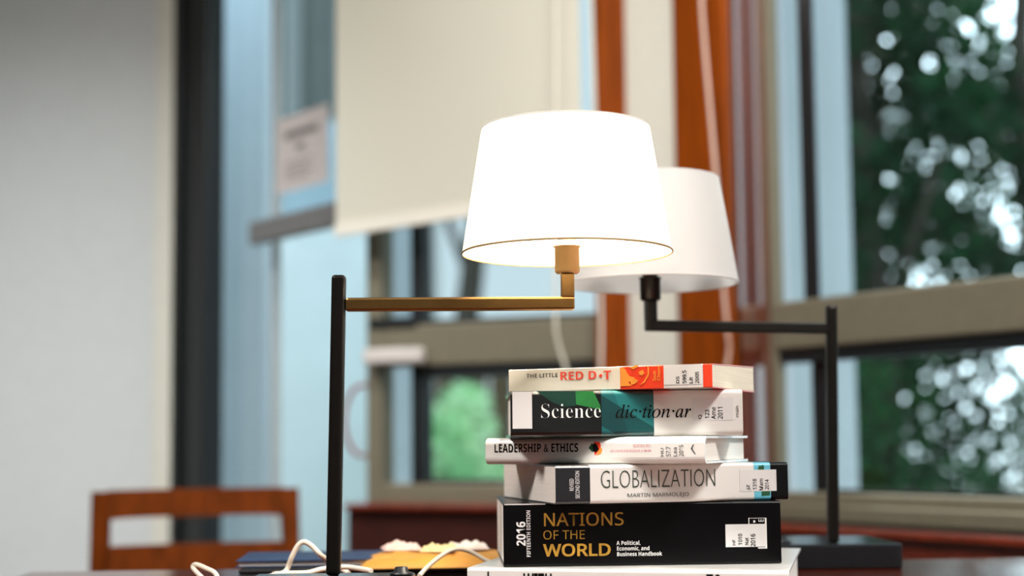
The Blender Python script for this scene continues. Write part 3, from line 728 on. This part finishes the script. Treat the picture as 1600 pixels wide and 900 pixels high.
M_bead2 = mat('cream_bead_chain', (226, 220, 206), .5, var=.03)
def chain(name, pxs, label, r=.0042, m=None):
    pts = spline([at(*p) for p in pxs], 24); q = []
    for a, c in zip(pts, pts[1:]): q += [a.lerp(c, k / 6) for k in range(6)]
    mb = MB(); mb.tube(q, [r * (.65 + .35 * abs(math.sin(i * 1.1))) for i in range(len(q))], 8)
    return tag(mb.build(name, m or M_bead), label, 'blind chain', None)
chain('bead_chain', [(868, -330, 3.0), (868, 200, 3.0), (868, 480, 3.0), (871, 530, 3.0), (884, 575, 3.0), (905, 640, 3.0), (925, 660, 3.0), (937, 600, 3.0), (939, 480, 3.0), (930, 200, 3.0), (914, -330, 3.0)], 'pale bead chain loop hanging from the cream roller blind', .0040, M_bead2)
chain('bead_chain', [(1080, -330, 2.8), (1094, -40, 2.8), (1100, 60, 2.8), (1112, 200, 2.8), (1123, 330, 2.8), (1131, 455, 2.8), (1137, 520, 2.8), (1139, 550, 2.8), (1130, 600, 2.8), (1118, 660, 2.8)], 'pale bead chain hanging in front of the brown window casing', .0046)

# notice taped to the inside of the door glass
c0, c1, c2, c3 = [w3.hit(*p, 0.0) for p in ((416, 187), (499, 160), (498, 279), (416, 306))]
so = w3.o + w3.d * c0[0]
nt_ = empty('paper_notice', (so.x, so.y, c3[1]), 0, 'white paper notice taped on the glass door above the grey push bar', 'notice')
g_ = lambda u, v, d: w3.M @ Vector((u, d, v))
za, zb_ = (c0[1] + c1[1]) / 2, (c2[1] + c3[1]) / 2
mb = MB(); w3.box(mb, c0[0], c1[0], zb_, za, -.0262, -.0255); under(mb.build('sheet', mat('notice_paper', (226, 214, 210), .7, var=.01)), nt_)
mb = MB(); wd = c1[0] - c0[0]; ht = za - zb_
def blk(u0, u1, v0, v1): w3.box(mb, c0[0] + wd * u0, c0[0] + wd * u1, zb_ + ht * v0, zb_ + ht * v1, -.0254, -.0250)
M_np = mat('grey_print', (120, 112, 110), .7)
for k in range(7): blk(.20 + k * .088, .20 + k * .088 + .09, .70, .79)
under(mb.build('heading', M_np), nt_)
mb = MB(); blk(.42, .575, .52, .60); under(mb.build('subheading', M_np), nt_)
for r_i in range(4):
    mb = MB(); blk(.2, .2 + .55 - .1 * (r_i % 2), .36 - r_i * .07, .38 - r_i * .07); under(mb.build('printed_line', M_np), nt_)

# white latch on the transom of window 1
mb = MB(); sa, sb_ = w1.s(565, .04, 556), w1.s(655, .04, 556); zc = w1.hit(610, 557, .04)[1]
w1.box(mb, sa, sb_, zc - .016, zc + .020, .002, .04, .008, 3); under(mb.build('window_latch', mat('white_latch', (206, 198, 194), .5, var=.02)), win1)

# ------------------------------------------------------------------ outdoors
M_white_out = mat('white_outdoor_wall', (214, 222, 224), .8, var=.04, scale=4)
M_blue_out = mat('pale_blue_outdoor_wall', (150, 172, 184), .8, var=.05, scale=4)
M_grey_out = mat('grey_outdoor_wall', (88, 94, 92), .8, var=.08, scale=3)
mb = MB(); mb.box(-9, 14, -3, 30, -.22, -.12); tag(mb.build('ground', mat('outdoor_paving', (150, 154, 150), .9, var=.2, scale=3)), kind='structure')
def pillar(name, x0, x1, Y, depth, z1, m, kind='structure'):
    a, c = at(x0, 500, Y), at(x1, 500, Y); mb = MB(); mb.box(a.x, c.x, Y, Y + depth, -.1, z1, .006); return tag(mb.build(name, m), kind=kind)
pillar('pillar_1', 1213, 1335, 3.7, .2, 3.4, M_pale)
pillar('pillar_2', 598, 656, 5.2, .25, 3.4, M_pale)
pillar('pillar_3', 345, 414, 5.6, .25, 3.4, M_pale)
a, c = at(300, 500, 7.5), at(582, 500, 7.5)
z_lo = at(470, 345, 7.5).z; z_hi = at(470, 185, 7.5).z
mb = MB(); mb.box(a.x, c.x, 7.5, 7.7, -.1, z_lo, .01); tag(mb.build('wall_courtyard', M_white_out), kind='structure')
mb = MB(); mb.box(a.x, c.x, 7.55, 7.7, z_lo, z_hi, .01); tag(mb.build('wall_courtyard_upper', M_blue_out), kind='structure')
bld = empty('neighbour_building', (at(470, 100, 11).x, 11.5, -.02), 0, 'grey building with tall recesses rising beyond the pale courtyard wall', 'building')
mb = MB(); mb.box(-1.0, 1.0, .0, 1, 0, 5, .02); mb.build('facade', M_grey_out, bld)
mb = MB()
for x in (-.62, -.2, .22, .6): mb.box(x, x + .14, -.10, .0, 0, 4.9, .01)
mb.build('facade_rib', mat('facade_rib_paint', (118, 124, 124), .8), bld)

def leaf_cloud(cx, cy, cz, rx, ry, rz, n, size, thr, seed, freq=2.2, parent=None, m=None, name='foliage', jit=1.0):
    rnd = random.Random(seed); vs = []; fs = []; tries = 0
    off = Vector((seed * 3.1, seed * 1.7, seed * .9))
    while len(fs) < n and tries < n * 40:
        tries += 1
        p = Vector((rnd.uniform(-1, 1), rnd.uniform(-1, 1), rnd.uniform(-1, 1)))
        if p.length > 1: continue
        q = Vector((cx + p.x * rx, cy + p.y * ry, cz + p.z * rz))
        if noise.noise(q * freq + off) < thr + rnd.uniform(-.08, .08): continue
        nrm = Vector((rnd.gauss(0, 1), rnd.gauss(-.5, 1), rnd.gauss(.7, .8))).normalized()
        u = nrm.orthogonal().normalized(); u = Matrix.Rotation(rnd.uniform(0, 2 * PI), 3, nrm) @ u; v = nrm.cross(u)
        s = size * rnd.uniform(.6, 1.3); k = len(vs)
        vs += [q - u * s * .5, q + v * s * .24 + nrm * s * .08, q + u * s * .5, q - v * s * .24 + nrm * s * .08]
        fs.append((k, k + 1, k + 2, k + 3))
    me = bpy.data.meshes.new(name); me.from_pydata([tuple(v) for v in vs], [], fs); me.materials.append(m)
    o = bpy.data.objects.new(name, me); COL.objects.link(o)
    if parent: o.parent = parent; o.matrix_parent_inverse = Matrix.Translation(-Vector(parent.location))
    return o
M_bark = mat('tree_bark', (62, 56, 48), .9, var=.3, scale=12, bump=.4)
LEAF_A = leaf_mat('dark_leaves', (6, 36, 20), (20, 78, 38), .3)
LEAF_B = leaf_mat('mid_green_leaves', (12, 60, 28), (34, 100, 48), .3)
LEAF_C = leaf_mat('bright_leaves', (140, 205, 145), (205, 235, 195), .4)
def tree(name, x, y, h, crowns, label, m, seed, group='trees outside the windows'):
    t = empty(name, (x, y, -.02), 0, label, 'tree', group)
    mb = MB(); pts = spline([(0, 0, 0), (.05, .02, h * .35), (-.04, .03, h * .7), (.03, 0, h)], 6)
    mb.tube(pts, [.11 - .07 * i / (len(pts) - 1) for i in range(len(pts))], 10)
    rnd = random.Random(seed)
    for k in range(7):
        a = rnd.uniform(0, 2 * PI); z = h * rnd.uniform(.35, .9); ln = rnd.uniform(.5, 1.0)
        mb.tube(spline([(0, 0, z), (math.cos(a) * ln * .5, math.sin(a) * ln * .5, z + .3), (math.cos(a) * ln, math.sin(a) * ln, z + .75)], 4), [.035 - .025 * i / 8 for i in range(9)], 6)
    mb.build('trunk', M_bark, t)
    fs = []
    for k, c in enumerate(crowns):
        fs.append(leaf_cloud(*c[:6], c[6], c[7], c[8], seed + k, parent=t, m=m))
    return t
tree('garden_tree', 1.75, 6.9, 3.6, [(1.75, 6.9, 2.3, .75, .5, 1.9, 5200, .095, -.06)], 'dark leafy tree seen through the wide window beside the pale pillar', LEAF_A, 11)
tree('garden_tree', 2.75, 7.4, 3.8, [(2.65, 7.4, 2.1, .95, .5, 2.2, 5500, .10, -.02), (3.75, 7.3, 2.0, .8, .55, 2.1, 4500, .10, -.06)], 'dark leafy tree with bright sky gaps at the outer side of the wide window', LEAF_A, 23)
tree('garden_tree', 2.2, 9.0, 4.2, [(2.2, 9.0, 2.7, 1.3, .6, 1.5, 5800, .115, -.07)], 'tall tree standing behind the other two trees outside the wide window', LEAF_B, 37)
for (x, y, z, rx, rz, n, m, sd, lab) in (
        (1.75, 6.5, .70, .5, .75, 1700, LEAF_B, 51, 'mid green bush seen low through the wide window beside the pale pillar'),
        (2.62, 6.2, .72, .48, .85, 2700, LEAF_B, 52, 'green bush seen low through the wide window, farther from the pale pillar'),
        (-.22, 7.0, .70, .30, .50, 1500, LEAF_C, 53, 'bright green bush outside the window beside the door'),
        (.48, 7.4, .80, .35, .55, 1500, LEAF_B, 54, 'mid green bush outside, between the books and the bright bush')):
    bs = empty('garden_bush', (x, y, -.02), 0, lab, 'bush', 'bushes outside the windows')
    mb = MB()
    for k in range(4): mb.tube([(0, 0, 0), (.1 * math.cos(k * 1.6), .1 * math.sin(k * 1.6), z)], [.02, .008], 6)
    mb.build('stem', M_bark, bs)
    leaf_cloud(x, y, z, rx, .45, rz, n, .07, -.08 if n > 1500 else -.12, sd, parent=bs, m=m)
# fence and trunk beyond window 1
fn = empty('garden_fence', (-.1, 8.6, -.02), 0, 'brown board fence behind the bright bush outside', 'fence')
mb = MB()
for k in range(14): mb.box(-1.0 + k * .16, -1.0 + k * .16 + .145, 0, .02, .05, 1.48, .004)
mb.build('boards', wood('fence_boards', (96, 80, 58), .8, 0), fn)
mb = MB(); mb.box(-1.0, 1.25, .02, .06, .3, .38); mb.box(-1.0, 1.25, .02, .06, 1.1, 1.18); mb.build('rail', M_bark, fn)
t2 = empty('bare_tree', (-.24, 8.0, -.02), 0, 'grey tree trunk outside the upper pane beside the blind', 'tree', None)
mb = MB(); mb.tube(spline([(0, 0, 0), (-.03, 0, 1.3), (.02, 0, 1.9), (.08, 0, 2.4), (.10, 0, 3.4)], 8), [.085 - .03 * i / 32 for i in range(33)], 12)
mb.tube(spline([(0.02, 0, 1.8), (-.15, .05, 2.3), (-.3, .05, 3.0)], 6), .025, 8); mb.build('trunk', M_bark, t2)
# red ring of hose hung on the outdoor pillar
rc_ = at(568, 657, 3.47); mb = MB()
mb.tube([rc_ + Vector((.047 * math.cos(a * PI / 24), 0, .086 * math.sin(a * PI / 24))) for a in range(49)], .0052, 10)
tag(mb.build('hose_ring', mat('red_hose', (168, 34, 34), .5, var=.1)), 'red hose loop hung outside between the glass door and the window frame', 'hose')
